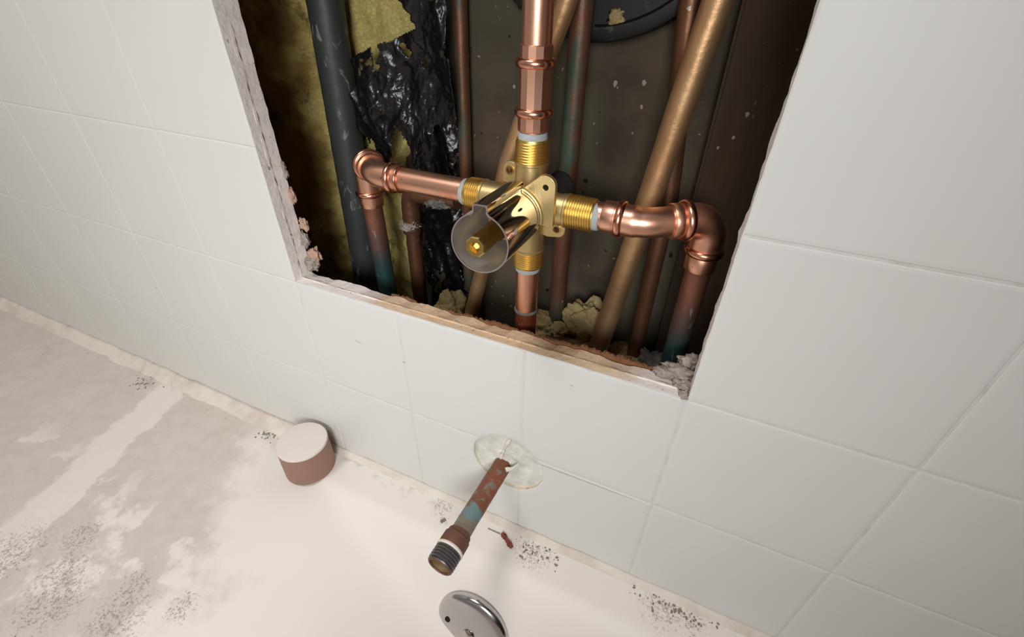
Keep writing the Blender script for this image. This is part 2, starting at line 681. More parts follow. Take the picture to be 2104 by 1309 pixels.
def blob(name, c, size, mat, parent=None, seed=0, sub=4, amp=0.35, freq=1.6, fine=0.08):
    bm = bmesh.new()
    bmesh.ops.create_icosphere(bm, subdivisions=sub, radius=1.0)
    off = Vector((seed * 7.3, seed * 3.1, seed * 5.7))
    for v in bm.verts:
        d = v.co.normalized()
        k = 1 + amp * noise.fractal(d * freq + off, 1.0, 2.0, 4) + fine * noise.fractal(d * freq * 6 + off, 0.8, 2.0, 3)
        v.co = Vector((d.x * size[0], d.y * size[1], d.z * size[2])) * k + Vector(c)
    return link(name, bm, mat, parent)


def struct(o):
    o['kind'] = 'structure'
    return o


def smooth01(t):
    t = max(0.0, min(1.0, t))
    return t * t * (3 - 2 * t)


# ------------------------------------------------------------------ dimensions (metres)
OX0, OX1, OZ0 = -0.2970, 0.0168, -0.1995      # opening cut through the tiled wall
OZ1 = 0.125
T = 0.018                                     # wall thickness
TUBZ = -0.417
HC, HR = Vector((-0.1022, -0.3275)), 0.0322   # hole round the spout pipe
XL, XR, ZT, ZB = -1.35, 0.62, 0.45, -0.70

JX = [-1.35, -1.2595, -1.1525, -1.0455, -0.9385, -0.8315, -0.7245, -0.6175, -0.5105, -0.4035, -0.2975, -0.1965, -0.0902, 0.0165, 0.1330, 0.2400, 0.3470, 0.4540, 0.5610]
JZ = [-0.4175, -0.3090, -0.2003, -0.0920, 0.0165, 0.1250, 0.2335, 0.3420]

# ------------------------------------------------------------------ tiled wall with the opening
opening = densify([(OX0, OZ0), (OX1, OZ0), (OX1, OZ1), (OX0, OZ1)], 0.003)


def rough_loop(loop, amp_bottom, amp_side, seed, lift=0.0):
    out = []
    for p in loop:
        q = Vector((p[0], p[1]))
        s = Vector((p[0] * 45 + seed, p[1] * 45, seed * 1.7))
        nz = noise.fractal(s, 0.8, 2.1, 5)
        s2 = Vector((p[0] * 170 + seed, p[1] * 170, seed * 0.7))
        nz2 = noise.noise(s2)
        if abs(p[1] - OZ0) < 0.004:
            q.y += amp_bottom * (nz + 0.35 * nz2) + lift
        elif abs(p[1] - OZ1) < 0.002:
            pass
        if abs(p[0] - OX0) < 0.002 or abs(p[0] - OX1) < 0.002:
            q.x += amp_side * (0.5 * nz + 0.6 * nz2)
        out.append(q)
    return out


front_loop = rough_loop(opening, 0.0003, 0.0004, 1.0)
layer_loop = rough_loop(opening, 0.0006, 0.0004, 3.0)
board_front = rough_loop(opening, 0.0008, 0.0007, 5.0, 0.0006)
board_mid = rough_loop(opening, 0.0012, 0.0009, 5.0, 0.0004)
board_back = rough_loop(opening, 0.0026, 0.0016, 9.0, -0.0010)
# gouge round the corner rubble at the right end of the sill
hole_loop = [(HC.x + HR * math.cos(2 * math.pi * k / 72), HC.y + HR * math.sin(2 * math.pi * k / 72)) for k in range(72)]
pipe_hole = [(HC.x - 0.0053 + 0.0105 * math.cos(2 * math.pi * k / 32), HC.y - 0.0085 + 0.0105 * math.sin(2 * math.pi * k / 32)) for k in range(32)]
outer = [(XL, ZB), (XR, ZB), (XR, ZT), (XL, ZT)]

wall = slab('wall_front', outer, [board_front, pipe_hole], [board_back, pipe_hole], 0.0066, T, M['board'])
struct(wall)
g = slab('grout', [(XL, TUBZ - 0.01), (XR, TUBZ - 0.01), (XR, ZT), (XL, ZT)], [front_loop, hole_loop], [layer_loop, hole_loop], 0.00036, 0.0066, M['board'], wall)
# the visible face of that layer is white grout, its cut edge is raw board
g.data.materials.append(M['grout'])
for p in g.data.polygons:
    if abs(p.normal.y) > 0.9:
        p.material_index = 1


def tile_mesh(x0, x1, z0, z1, tilt):
    """one glazed tile: polygon with softened front edge, bitten by the spout hole where it overlaps"""
    flush = x1 < -0.29                      # joints on the left are filled flush with grout
    gap = 0.0003 if flush else 0.0006
    rect = [Vector(p) for p in ((x0 + gap, z0 + gap), (x1 - gap, z0 + gap), (x1 - gap, z1 - gap), (x0 + gap, z1 - gap))]
    near = any((HC - p).length < HR for p in densify(rect, 0.001))
    loop = rect
    if near:
        d = densify(rect, 0.0008)
        n = len(d)
        ins = [(p - HC).length < HR for p in d]
        s = next(i for i in range(n) if ins[i - 1] and not ins[i])
        run = []
        i = s
        while not ins[i % n] and len(run) < n:
            run.append(d[i % n])
            i += 1
        a, b = run[-1] - HC, run[0] - HC
        a0, a1 = math.atan2(a.y, a.x), math.atan2(b.y, b.x)
        best = None
        for sgn in (1, -1):
            span = (a1 - a0) * sgn % (2 * math.pi)
            pts = [HC + Vector((math.cos(a0 + sgn * span * k / 24), math.sin(a0 + sgn * span * k / 24))) * HR for k in range(1, 24)]
            score = sum(inside(p, rect) for p in pts)
            if best is None or score > best[0]:
                best = (score, pts)
        keep = [run[0], run[4]] + [p for p in run[5:-5] if any((p - r).length < 1e-6 for r in rect)] + [run[-5], run[-1]]
        loop = keep + best[1]
    # inset for the pillowed edge
    n = len(loop)
    area = sum(loop[i].x * loop[(i + 1) % n].y - loop[(i + 1) % n].x * loop[i].y for i in range(n))
    sg = 1 if area > 0 else -1
    bm = bmesh.new()

    def ring(off, y):
        vs = []
        for i in range(n):
            p, a, b = loop[i], loop[i - 1], loop[(i + 1) % n]
            e1, e2 = (p - a), (b - p)
            if e1.length < 1e-9 or e2.length < 1e-9:
                nn = Vector((0, 0))
            else:
                e1.normalize(); e2.normalize()
                n1, n2 = Vector((-e1.y, e1.x)) * sg, Vector((-e2.y, e2.x)) * sg
                nn = (n1 + n2)
                nn = nn / max(0.35, nn.length_squared / 2) if nn.length > 1e-6 else n1
            q = p + nn * off
            vs.append(bm.verts.new((q.x, y + tilt[0] * (q.x - (x0 + x1) / 2) + tilt[1] * (q.y - (z0 + z1) / 2), q.y)))
        return vs
    r0, r1, r2, r3 = ring(0, 0.0064), ring(0, 0.00034 if flush else 0.0005), ring(0.0006, 0.00006 if flush else 0.00014), ring(0.0022, 0.0)
    for A, B in ((r0, r1), (r1, r2), (r2, r3)):
        for i in range(n):
            j = (i + 1) % n
            bm.faces.new((A[i], A[j], B[j], B[i]))
    if n == 4:
        bm.faces.new(r3)
        bm.faces.new(list(reversed(r0)))
    else:
        for R in (r3, r0):
            vo, eo, fo, ov, oe, of = delaunay_2d_cdt([Vector((v.co.x, v.co.z)) for v in R], [(i, (i + 1) % n) for i in range(n)], [], 0, 1e-8)
            poly = [(v.co.x, v.co.z) for v in R]
            back_idx = {i: orig[0] for i, orig in enumerate(ov) if orig}
            for f in fo:
                c = sum((vo[i] for i in f), Vector((0, 0))) / len(f)
                if inside(c, poly) and all(i in back_idx for i in f):
                    bm.faces.new([R[back_idx[i]] for i in f])
    bmesh.ops.recalc_face_normals(bm, faces=bm.faces)
    return bm


for i in range(len(JX) - 1):
    for k in range(len(JZ) - 1):
        x0, x1, z0, z1 = JX[i], JX[i + 1], JZ[k], JZ[k + 1]
        if x0 > OX0 - 0.002 and x1 < OX1 + 0.001 and z0 > OZ0 - 0.002 and z1 < OZ1 + 0.001:
            continue
        tl = (rnd.uniform(-1, 1) * 0.0011, rnd.uniform(-1, 1) * 0.0011)
        o = link('tile', tile_mesh(x0, x1, z0, z1, tl), M['tile'], wall, smooth=False)

# mortar filling the hole behind the spout pipe, slightly dished, with a ridge of plaster
bm = bmesh.new()
rings = []
for j in range(15):
    rr = 0.0325 * j / 14
    row = []
    for k in range(56):
        a = 2 * math.pi * k / 56
        x, z = HC.x + rr * math.cos(a), HC.y + rr * math.sin(a)
        y = 0.0026 + 0.0012 * noise.fractal(Vector((x * 90, 3.3, z * 90)), 0.8, 2, 4)
        if x > HC.x - 0.002 and z > HC.y - 0.004:
            y += 0.0016 * min(1, (x - HC.x + 0.002) / 0.006) * (1 if rr < 0.022 else max(0, (0.032 - rr) / 0.010))
        row.append(bm.verts.new((x, y, z)))
        if j == 0:
            break
    rings.append(row)
for k in range(56):
    bm.faces.new((rings[0][0], rings[1][k], rings[1][(k + 1) % 56]))
for a, b in zip(rings[1:-1], rings[2:]):
    for k in range(56):
        bm.faces.new((a[k], b[k], b[(k + 1) % 56], a[(k + 1) % 56]))
bmesh.ops.recalc_face_normals(bm, faces=bm.faces)
link('mortar_patch', bm, M['mortar'], wall)
tube('plaster_ridge', resample([Vector((-0.1075, -0.001, -0.3235)), Vector((-0.1060, 0.001, -0.3140)), Vector((-0.1035, 0.002, -0.3060)), Vector((-0.1000, 0.0030, -0.2975))], 0.001), lambda s, t: 0.0016 * (1 - 0.5 * t), M['tape'], wall, 12, True, 0.0020)
tube('plaster_ridge', resample([Vector((-0.1005, -0.0060, -0.3290)), Vector((-0.0960, -0.001, -0.3285)), Vector((-0.0925, 0.003, -0.3245))], 0.001), lambda s, t: 0.0019 * (1 - 0.6 * t), M['tape'], wall, 12, True, 0.0020)

for (a, b) in (((-0.2450, -0.2440), (-0.2355, -0.2462)), ((-0.1975, -0.2500), (-0.1935, -0.2510)), ((-0.0560, -0.2180), (-0.0530, -0.2183))):
    tube('scuff_mark', [(a[0], 0.00005, a[1]), ((a[0] + b[0]) / 2, 0.00002, (a[1] + b[1]) / 2 + 0.0002), (b[0], 0.00005, b[1])], lambda s_, t: 0.00022 * (1.1 - t), M['grit'], wall, 6)
# torn brown paper along the back edge of the sill
def torn_strip(x0, x1, hgt, y, seed, mat, name):
    bm = bmesh.new()
    n = int((x1 - x0) / 0.0011)
    lo, hi, b2 = [], [], []
    for i in range(n + 1):
        x = x0 + (x1 - x0) * i / n
        f = math.sin(math.pi * i / n) ** 0.5
        h = hgt * f * (0.55 + 0.55 * noise.fractal(Vector((x * 120, seed, 0)), 0.7, 2.2, 5) + 0.25 * noise.noise(Vector((x * 900, seed, 2))))
        yy = y + 0.0012 * noise.noise(Vector((x * 90, seed, 5)))
        base = OZ0 - 0.004
        lo.append(bm.verts.new((x, yy, base)))
        hi.append(bm.verts.new((x, yy + 0.001 * noise.noise(Vector((x * 400, seed, 9))), base + 0.003 + max(0.0005, h))))
        b2.append(bm.verts.new((x, yy + 0.0009, base)))
    for i in range(n):
        bm.faces.new((lo[i], lo[i + 1], hi[i + 1], hi[i]))
        bm.faces.new((b2[i + 1], b2[i], hi[i], hi[i + 1]))
    return link(name, bm, mat, wall)


torn_strip(-0.165, -0.075, 0.0052, T + 0.0008, 1.0, M['paper'], 'torn_paper')
torn_strip(-0.085, 0.004, 0.0060, T + 0.0014, 4.0, M['paper'], 'torn_paper')
torn_strip(-0.215, -0.190, 0.0050, T + 0.0008, 8.0, M['paper'], 'torn_paper')
# thin dark parting line between the two board layers on the sill and on the left cut edge
for (a, b, sd) in (((OX0 + 0.002, 0.0075, OZ0 + 0.0006), (OX1 - 0.004, 0.0082, OZ0 + 0.0004), 1), ((OX0 + 0.0006, 0.0080, OZ0 + 0.004), (OX0 + 0.0006, 0.0080, -0.02), 2)):
    a, b = Vector(a), Vector(b)
    pts = [a.lerp(b, k / 120) + Vector((0.0003 * noise.noise(Vector((k * 0.3, sd, 1))), 0.0012 * noise.fractal(Vector((k * 0.08, sd, 4)), 1, 2, 4), 0.0003 * noise.noise(Vector((k * 0.3, sd, 8))))) for k in range(121)]
    tube('parting_crack', pts, lambda s, t, sd=sd: max(0.00004, 0.00022 * (0.45 + 1.2 * noise.noise(Vector((s * 160, sd, 0))))), M['crack'], wall, 6)
# broken plaster lumps on the left edge and in the right corner
for i, (c, s, mt) in enumerate((((-0.2945, 0.0175, -0.1690), (0.0040, 0.0025, 0.0065), 'plaster'), ((-0.2925, 0.0195, -0.1560), (0.0040, 0.0022, 0.0050), 'pink_plaster'),
                                ((-0.2905, 0.0200, -0.1835), (0.0055, 0.0040, 0.0070), 'pink_plaster'), ((-0.2925, 0.0170, -0.1900), (0.0060, 0.0040, 0.0062), 'plaster'),
                                ((-0.2955, 0.0180, -0.1320), (0.0025, 0.0022, 0.0055), 'pink_plaster'), ((-0.2960, 0.0175, -0.1120), (0.0022, 0.0018, 0.0060), 'plaster'))):
    blob('plaster_chunk', c, s, M[mt], wall, i + 1, 4, 0.6, 1.8, 0.16)
for i, (c, s) in enumerate((((0.0095, 0.0190, -0.1960), (0.0100, 0.0055, 0.0045)), ((0.0020, 0.0175, -0.1985), (0.0085, 0.0045, 0.0030)), ((0.0120, 0.0110, -0.1990), (0.0060, 0.0055, 0.0030)),
                            ((0.0130, 0.0255, -0.1920), (0.0065, 0.0050, 0.0060)), ((0.0140, 0.0035, -0.1995), (0.0035, 0.0035, 0.0020)))):
    blob('plaster_chunk', c, s, M['plaster'], wall, i + 20, 4, 0.5, 2.2, 0.2)

# ------------------------------------------------------------------ cavity
bm = bmesh.new()
PY = 0.126
nx, nz = 60, 50
grid = [[bm.verts.new((-1.0 + 1.6 * i / nx, PY + 0.0012 * noise.fractal(Vector((i * 0.4, 1.5, k * 0.4)), 1, 2, 3), ZB + (ZT - ZB) * k / nz)) for i in range(nx + 1)] for k in range(nz + 1)]
for k in range(nz):
    for i in range(nx):
        bm.faces.new((grid[k][i], grid[k][i + 1], grid[k + 1][i + 1], grid[k + 1][i]))
back = struct(link('wall_back', bm, M['panel']))


def box(name, lo, hi, mat, parent=None, bevel=0.0):
    bm = bmesh.new()
    bmesh.ops.create_cube(bm, size=1.0)
    lo, hi = Vector(lo), Vector(hi)
    for v in bm.verts:
        v.co = Vector(((lo.x + hi.x) / 2 + v.co.x * (hi.x - lo.x), (lo.y + hi.y) / 2 + v.co.y * (hi.y - lo.y), (lo.z + hi.z) / 2 + v.co.z * (hi.z - lo.z)))
    if bevel:
        bmesh.ops.bevel(bm, geom=list(bm.edges), offset=bevel, segments=2, affect='EDGES')
    return link(name, bm, mat, parent, smooth=False)


box('stud', (-0.013, 0.108, ZB + 0.01), (0.075, PY + 0.0005, ZT - 0.01), M['stud'], back, 0.002)
box('end_light_block', (-0.56, T + 0.0005, ZB + 0.01), (-0.52, PY - 0.002, ZT - 0.01), M['stud'], back, 0.002)  # unseen end closings, added to keep light out of the cavity
box('end_light_block', (0.30, T + 0.0005, ZB + 0.01), (0.34, PY - 0.002, ZT - 0.01), M['stud'], back, 0.002)
box('top_light_block', (-0.52, T + 0.0005, 0.30), (0.30, PY - 0.002, 0.34), M['stud'], back, 0.002)  # unseen top closing, added so the cavity stays dark
# dried mortar flecks stuck to the back panel
for i, (x, z, s) in enumerate(((-0.0815, -0.0520, 0.0026), (-0.0620, -0.0500, 0.0022), (-0.0610, -0.0650, 0.0020), (-0.158, -0.060, 0.0016), (-0.154, -0.045, 0.0014), (-0.0795, -0.0545, 0.0012), (0.006, -0.060, 0.0017), (0.002, -0.074, 0.0014), (-0.0055, -0.081, 0.0012), (-0.120, -0.120, 0.0012))):
    yy = PY if x < -0.015 else 0.1078
    blob('mortar_fleck', (x, yy, z), (s * 0.7, 0.0007, s), M['plaster'], back, i + 40, 2, 0.4, 2.0, 0.1)

# insulation batt behind the left half
bm = bmesh.new()
nx, nz = 150, 190
G = []
for k in range(nz + 1):
    row = []
    for i in range(nx + 1):
        x = -0.50 + 0.285 * i / nx
        z = -0.42 + 0.68 * k / nz
        p = Vector((x * 16, 2.0, z * 11))
        d = noise.fractal(p, 0.9, 2.0, 6)
        d2 = noise.fractal(Vector((x * 90, 7.0, z * 90)), 0.7, 2.0, 4)
        y = 0.1155 - 0.013 * d - 0.0030 * d2
        # deep fold left of the dark pipe
        y += 0.008 * math.exp(-((x + 0.385 + 0.05 * (z + 0.15)) / 0.018) ** 2)
        y += 0.010 * max(0, (i / nx - 0.86) / 0.14)
        y -= 0.036 * smooth01((-0.335 - x) / 0.06)
        # the batt stops raggedly behind the dark pipe lower down
        edge_x = -0.222 - 0.040 * smooth01((-0.085 - z) / 0.03) + 0.010 * noise.fractal(Vector((z * 40, 2.0, 8.0)), 0.9, 2, 4)
        if x > edge_x:
            x = edge_x
            y = PY - 0.0015
        row.append(bm.verts.new((x, min(y, PY - 0.0015), z)))
    G.append(row)
for k in range(nz):
    for i in range(nx):
        bm.faces.new((G[k][i], G[k][i + 1], G[k + 1][i + 1], G[k + 1][i]))
tag(link('insulation_batt', bm, M['wool']), 'yellow fibreglass insulation batt with brown stains and painted-in shade, behind the dark pipe', 'insulation')

# clumps of insulation and rubble lying low in the cavity
for (nm, c, s, mt, sd, lab) in (
        ('insulation_clump', (-0.0745, 0.098, -0.236), (0.020, 0.013, 0.024), 'clump', 3, 'large cream insulation clump beside the tan slanted pipe'),
        ('insulation_clump', (-0.1080, 0.092, -0.250), (0.017, 0.012, 0.017), 'clump', 5, 'cream insulation clump just right of the new spout drop pipe'),
        ('insulation_clump', (-0.0930, 0.082, -0.2385), (0.0075, 0.006, 0.0065), 'clump', 7, 'small round cream insulation tuft between two larger clumps'),
        ('insulation_clump', (-0.0760, 0.085, -0.258), (0.022, 0.010, 0.011), 'clump', 8, 'flat cream insulation wad lying under the large clump'),
        ('insulation_clump', (-0.2060, 0.094, -0.262), (0.016, 0.013, 0.022), 'clump', 9, 'brownish insulation clump low behind the left end of sill'),
        ('rubble_lump', (-0.0330, 0.094, -0.262), (0.020, 0.012, 0.017), 'clump', 11, 'dull tan rubble lump low between the slanted and right pipes'),
        ('rubble_lump', (-0.0120, 0.086, -0.252), (0.014, 0.010, 0.013), 'rubble', 13, 'dark grey speckled rubble lump left of the right supply pipe')):
    tag(blob(nm, c, s, M[mt], None, sd, 5, 0.45, 1.5, 0.07), lab, 'insulation' if 'ins' in nm else 'rubble')

# ------------------------------------------------------------------ old pipes in the cavity
def old_pipe(name, pts, r, mat, label, rad=0.0, jit=0.0003, seg=24):
    path = resample(fillet(pts, rad) if rad else [Vector(p) for p in pts], 0.006)
    t = thing(name, (pts[-1][0], pts[-1][1], pts[-1][2]), label, 'pipe')
    tube('pipe', path, r, mat, t, seg, True, jit)
    return t


TOP, BOT = 0.26, -0.48
old_pipe('old_copper_pipe', [(-0.1935, 0.114, TOP), (-0.1960, 0.114, -0.10), (-0.2000, 0.114, BOT)], 0.0056, M['aged_copper_green'], 'thin green-stained upright copper pipe left of the new riser')
old_pipe('old_copper_pipe', [(-0.036, 0.078, 0.19), (-0.1043, 0.078, -0.0046), (-0.1398, 0.078, -0.0999), (-0.1751, 0.078, -0.2417), (-0.207, 0.078, -0.40)], 0.0064, M['tan_copper'], 'tan slanted copper pipe passing behind the new riser')
p3 = old_pipe('old_copper_pipe', [(-0.1000, 0.0945, TOP), (-0.1000, 0.0945, -0.10), (-0.0983, 0.0945, BOT)], 0.0067, M['aged_copper_green'], 'dark upright copper pipe with green streak right of the new riser')
p4 = old_pipe('old_copper_pipe', [(0.0115, 0.078, TOP), (-0.0235, 0.078, -0.003), (-0.0544, 0.078, -0.2334), (-0.083, 0.078, -0.45)], 0.0080, M['tan_copper'], 'thick tan slanted copper pipe crossing behind the right port')
old_pipe('old_copper_pipe', [(-0.047, 0.0955, TOP), (-0.0386, 0.0955, -0.006), (-0.0275, 0.0955, -0.113), (-0.0280, 0.0955, -0.236), (-0.028, 0.0955, BOT)], 0.0064, M['dull_copper'], 'dim brown upright pipe hidden behind the thick tan pipe')
# solder drips along the dim pipe are left as thin white beads
t = old_pipe('dark_plastic_pipe', [(-0.2870, 0.088, TOP), (-0.2925, 0.088, -0.008), (-0.3030, 0.088, -0.254), (-0.311, 0.088, BOT)], 0.0132, M['black_pipe'], 'thick dark grey pipe in front of the yellow insulation', 0, 0.0004, 32)
t = thing('old_copper_elbow', (-0.252, 0.098, -0.40), 'corroded old copper elbow with crusty joint, low on the left', 'pipe')
tube('pipe', resample([Vector((-0.2465, 0.098, -0.160)), Vector((-0.2500, 0.098, -0.46))], 0.004), 0.0066, M['dull_copper'], t, 24, True, 0.0005)
tube('elbow', resample(fillet([(-0.196, 0.098, -0.1455), (-0.2450, 0.098, -0.1475), (-0.2470, 0.098, -0.186)], 0.011), 0.002), 0.0082, M['dull_copper'], t, 24, True, 0.0006)
blob('solder_crust', (-0.2470, 0.0950, -0.177), (0.0088, 0.0075, 0.0055), M['plaster'], t, 4, 4, 0.5, 2.2, 0.22)
blob('solder_crust', (-0.2120, 0.0935, -0.1495), (0.0110, 0.0065, 0.0045), M['rubble'], t, 6, 4, 0.5, 2.2, 0.22)

# dark round drain fitting at the top of the opening
t = thing('black_drain_fitting', (-0.0945, 0.105, 0.0595), 'large round black fitting at the top of the cavity', 'drain')
lathe('drum', (-0.0945, 0.1245, 0.0595), (0, -1, 0), [(0, 0), (0, 0.0865), (0.018, 0.0865), (0.0205, 0.0855), (0.0215, 0.0835), (0.0215, 0.078), (0.0200, 0.0765), (0.0200, 0)], M['drain'], t, 72)
blob('dried_glue', (-0.0815, 0.1042, -0.0135), (0.0045, 0.0008, 0.0050), M['clump'], t, 2, 3, 0.7, 2.5, 0.2)

# crumpled black plastic sheets
def ridged(p, o):
    s, a, f = 0.0, 1.0, 1.0
    for _ in range(o):
        s += a * (1 - abs(noise.noise(p * f)) * 2)
        a *= 0.5
        f *= 2.1
    return s


def film(name, x0, x1, z0, z1, ybase, keep, label, seed=0.0, step=0.0008):
    bm = bmesh.new()
    nx, nz = int((x1 - x0) / step), int((z1 - z0) / step)
    V = {}
    for k in range(nz + 1):
        for i in range(nx + 1):
            x = x0 + (x1 - x0) * i / nx
            z = z0 + (z1 - z0) * k / nz
            # crossing folds: long hanging ones and a few slanted creases
            q = Vector((x * 26 + z * 6 + 4 + seed, 0.7, z * 9))
            q2 = Vector((x * 30 - z * 26 + seed, 5.1, z * 12))
            y = ybase - 0.0070 * ridged(q, 2) - 0.0035 * ridged(q2, 2) - 0.0009 * ridged(Vector((x * 120, 3.7 + seed, z * 60)), 2)
            if not keep(x, z, (x - x0) / (x1 - x0)):
                continue
            jx = 0.0006 * noise.noise(Vector((x * 900, 1, z * 900)))
            V[(i, k)] = bm.verts.new((x + jx, min(max(y, ybase - 0.022), ybase + 0.006), z + jx))
    for (i, k) in list(V):
        q = [(i, k), (i + 1, k), (i + 1, k + 1), (i, k + 1)]
        if all(c in V for c in q):
            bm.faces.new([V[c] for c in q])
    for v in [v for v in bm.verts if not v.link_faces]:
        bm.verts.remove(v)
    o = link(name, bm, M['film'])
    sol = o.modifiers.new('thickness', 'SOLIDIFY')
    sol.thickness = 0.0004
    return tag(o, label, 'plastic sheet')


def keep_upper(x, z, u):
    edge = 0.22 * noise.fractal(Vector((z * 30, 1.0, 5.0)), 0.9, 2, 5)
    zb = 0.030 * noise.fractal(Vector((x * 40, 6.0, 2.0)), 0.9, 2, 5)
    lim = 0.18 + edge + min(0.52, max(0, (z + 0.046) / 0.022) * 0.5)
    hem = -0.108 + zb + (0.018 if u > 0.75 else 0)
    tear = noise.fractal(Vector((x * 46 + 9, 4.0, z * 34)), 0.9, 2, 4)
    return u > lim and z > hem and tear < 0.60


def keep_lower(x, z, u):
    e1 = 0.16 * noise.fractal(Vector((z * 30, 4.0, 5.0)), 0.9, 2, 5)
    tear = noise.fractal(Vector((x * 46 + 19, 4.0, z * 34)), 0.9, 2, 4)
    return 0.06 + e1 < u < 0.94 + e1 and tear < 0.55


film('plastic_sheet', -0.300, -0.190, -0.135, 0.165, 0.099, keep_upper, 'torn crumpled shiny black plastic sheet hanging over yellow insulation')
film('plastic_sheet', -0.2465, -0.196, -0.330, -0.075, 0.119, keep_lower, 'dull black plastic scrap low behind the corroded old elbow', 3.0, 0.0012)

# ------------------------------------------------------------------ brass mixing valve
VC = Vector((-0.1045, 0.035, -0.1105))
valve = thing('shower_valve', VC, 'brass shower mixing valve body with chrome sleeve in the wall opening', 'valve')
VX, VY, VZ = VC
ports = (('top', Vector((0, 0, 1)), 0.0402, 0.0265), ('bottom', Vector((0, 0, -1)), 0.0440, 0.0310), ('left', Vector((-1, 0, 0)), 0.0448, 0.0325), ('right', Vector((1, 0, 0)), 0.0425, 0.0250))
for nm, ax, end, st in ports:
    bp = lathe('port', VC, ax, [(0, 0), (0, 0.0102), (st - 0.0012, 0.0100), (st - 0.0006, 0.0106), (st + 0.0004, 0.0106), (st + 0.0004, 0)], M['brass'], valve, 36)
    L = end - st
    th = lathe('thread', VC + ax * st, ax, thread_prof(L, 0.0104, 0.0101, 0.00155, 0.0007), M['thread'], bp, 40, 25)
    lathe('sealant_ring', VC + ax * (end - 0.0005), ax, [(0, 0.0060), (0, 0.0087), (0.0012, 0.0088), (0.0032, 0.0086), (0.0040, 0.0082), (0.0040, 0.0060)], M['seal'], bp, 32)
# round core along the sleeve axis
lathe('body', (VX, 0.052, VZ), (0, -1, 0), [(0, 0), (0, 0.0125), (0.004, 0.0130), (0.020, 0.0138), (0.034, 0.0138), (0.036, 0.0120), (0.042, 0.0118), (0.042, 0)], M['brass'], valve, 48)
# mounting tabs
def plate(name, loop, hole_c, hole_r, y0, y1, mat, parent):
    lp = loop
    h = [(hole_c[0] + hole_r * math.cos(2 * math.pi * k / 24), hole_c[1] + hole_r * math.sin(2 * math.pi * k / 24)) for k in range(24)] if hole_r else None
    o = slab(name, lp, [h] if h else [], [h] if h else [], y0, y1, mat, parent, smooth=False)
    bv = o.modifiers.new('soft_edge', 'BEVEL')
    bv.width = 0.0006
    bv.segments = 2
    bv.limit_method = 'ANGLE'
    return o


def arc(c, r, a0, a1, n=12):
    return [(c[0] + r * math.cos(math.radians(a0 + (a1 - a0) * k / n)), c[1] + r * math.sin(math.radians(a0 + (a1 - a0) * k / n))) for k in range(n + 1)]


tb = plate('mounting_tab', [(-0.1060, -0.0970), (-0.1060, -0.0850)] + [(-0.1150, -0.0862)] + arc((-0.1185, -0.0905), 0.0050, 80, 175, 8) + [(-0.1240, -0.0985), (-0.1150, -0.1010)], (-0.1188, -0.0912), 0.0021, 0.0345, 0.0370, M['brass'], valve)
lathe('hole_collar', (-0.1188, 0.0346, -0.0912), (0, -1, 0), [(0, 0.0021), (0, 0.0031), (0.0007, 0.0030), (0.0007, 0.0021)], M['stem'], tb, 24)
tb = plate('mounting_tab', [(-0.0950, -0.1160), (-0.0800, -0.1170)] + [(-0.0800, -0.1225)] + arc((-0.0850, -0.1245), 0.0050, 0, -80, 8) + [(-0.0920, -0.1305), (-0.0970, -0.1290)], (-0.0856, -0.1240), 0.0021, 0.0345, 0.0370, M['brass'], valve)
lathe('hole_collar', (-0.0856, 0.0346, -0.1240), (0, -1, 0), [(0, 0.0021), (0, 0.0031), (0.0007, 0.0030), (0.0007, 0.0021)], M['stem'], tb, 24)
# lobed bonnet flange
BX, BZ = -0.1035, -0.1080
lobe = [(0.0235, -0.0010)] + arc((0.0175, 0.0195), 0.0062, -5, 125, 12) + arc((0, 0), 0.0160, 78, 170, 10) + arc((-0.0130, -0.0120), 0.0045, 175, 305, 8) + arc((0, 0), 0.0120, -102, -40, 6) + [(0.0115, -0.0036), (0.0235, -0.0030)]
fl = plate('bonnet_flange', [(BX + a, BZ + b) for a, b in lobe], (BX + 0.0180, BZ + 0.0190), 0.0017, 0.0095, 0.0130, M['brass'], valve)
tube('raised_collar', [(BX + 0.0166 * math.cos(math.radians(t_)), 0.0092, BZ + 0.0166 * math.sin(math.radians(t_))) for t_ in range(-8, 100, 6)], 0.0014, M['brass'], fl, 12)
lathe('screw', (BX + 0.0180, 0.0125, BZ + 0.0190), (0, -1, 0), [(0, 0), (0, 0.0016), (0.001, 0.0016), (0.001, 0)], M['dark'], fl, 16)
# chrome sleeve with a keyway bump
S0, S1 = Vector((-0.1033, 0.0085, -0.1080)), Vector((-0.1006, -0.0405, -0.1040))
AX = (S1 - S0).normalized()
UX = (Vector((1, 0, 0)) - AX * AX.x).normalized()
UZ = UX.cross(AX).normalized()
if UZ.z < 0:
    UZ = -UZ


def key_profile(r, hw, top):
    a = math.degrees(math.asin(hw / r))
    pts = arc((0, 0), r, 90 - a - 4, 90 + a + 4 - 360, 60)      # clockwise the long way round
    f = 0.0011
    pts += [(-hw, r * 0.985 + 0.0008), (-hw, top - f), (-hw + f * 0.3, top - f * 0.3), (-hw + f, top), (hw - f, top), (hw - f * 0.3, top - f * 0.3), (hw, top - f), (hw, r * 0.985 + 0.0008)]
    return pts


po, pi_ = key_profile(0.0158, 0.0040, 0.0200), key_profile(0.0151, 0.0033, 0.0193)
bm = bmesh.new()


def kring(prof, c):
    return [bm.verts.new(c + UX * a + UZ * b) for a, b in prof]


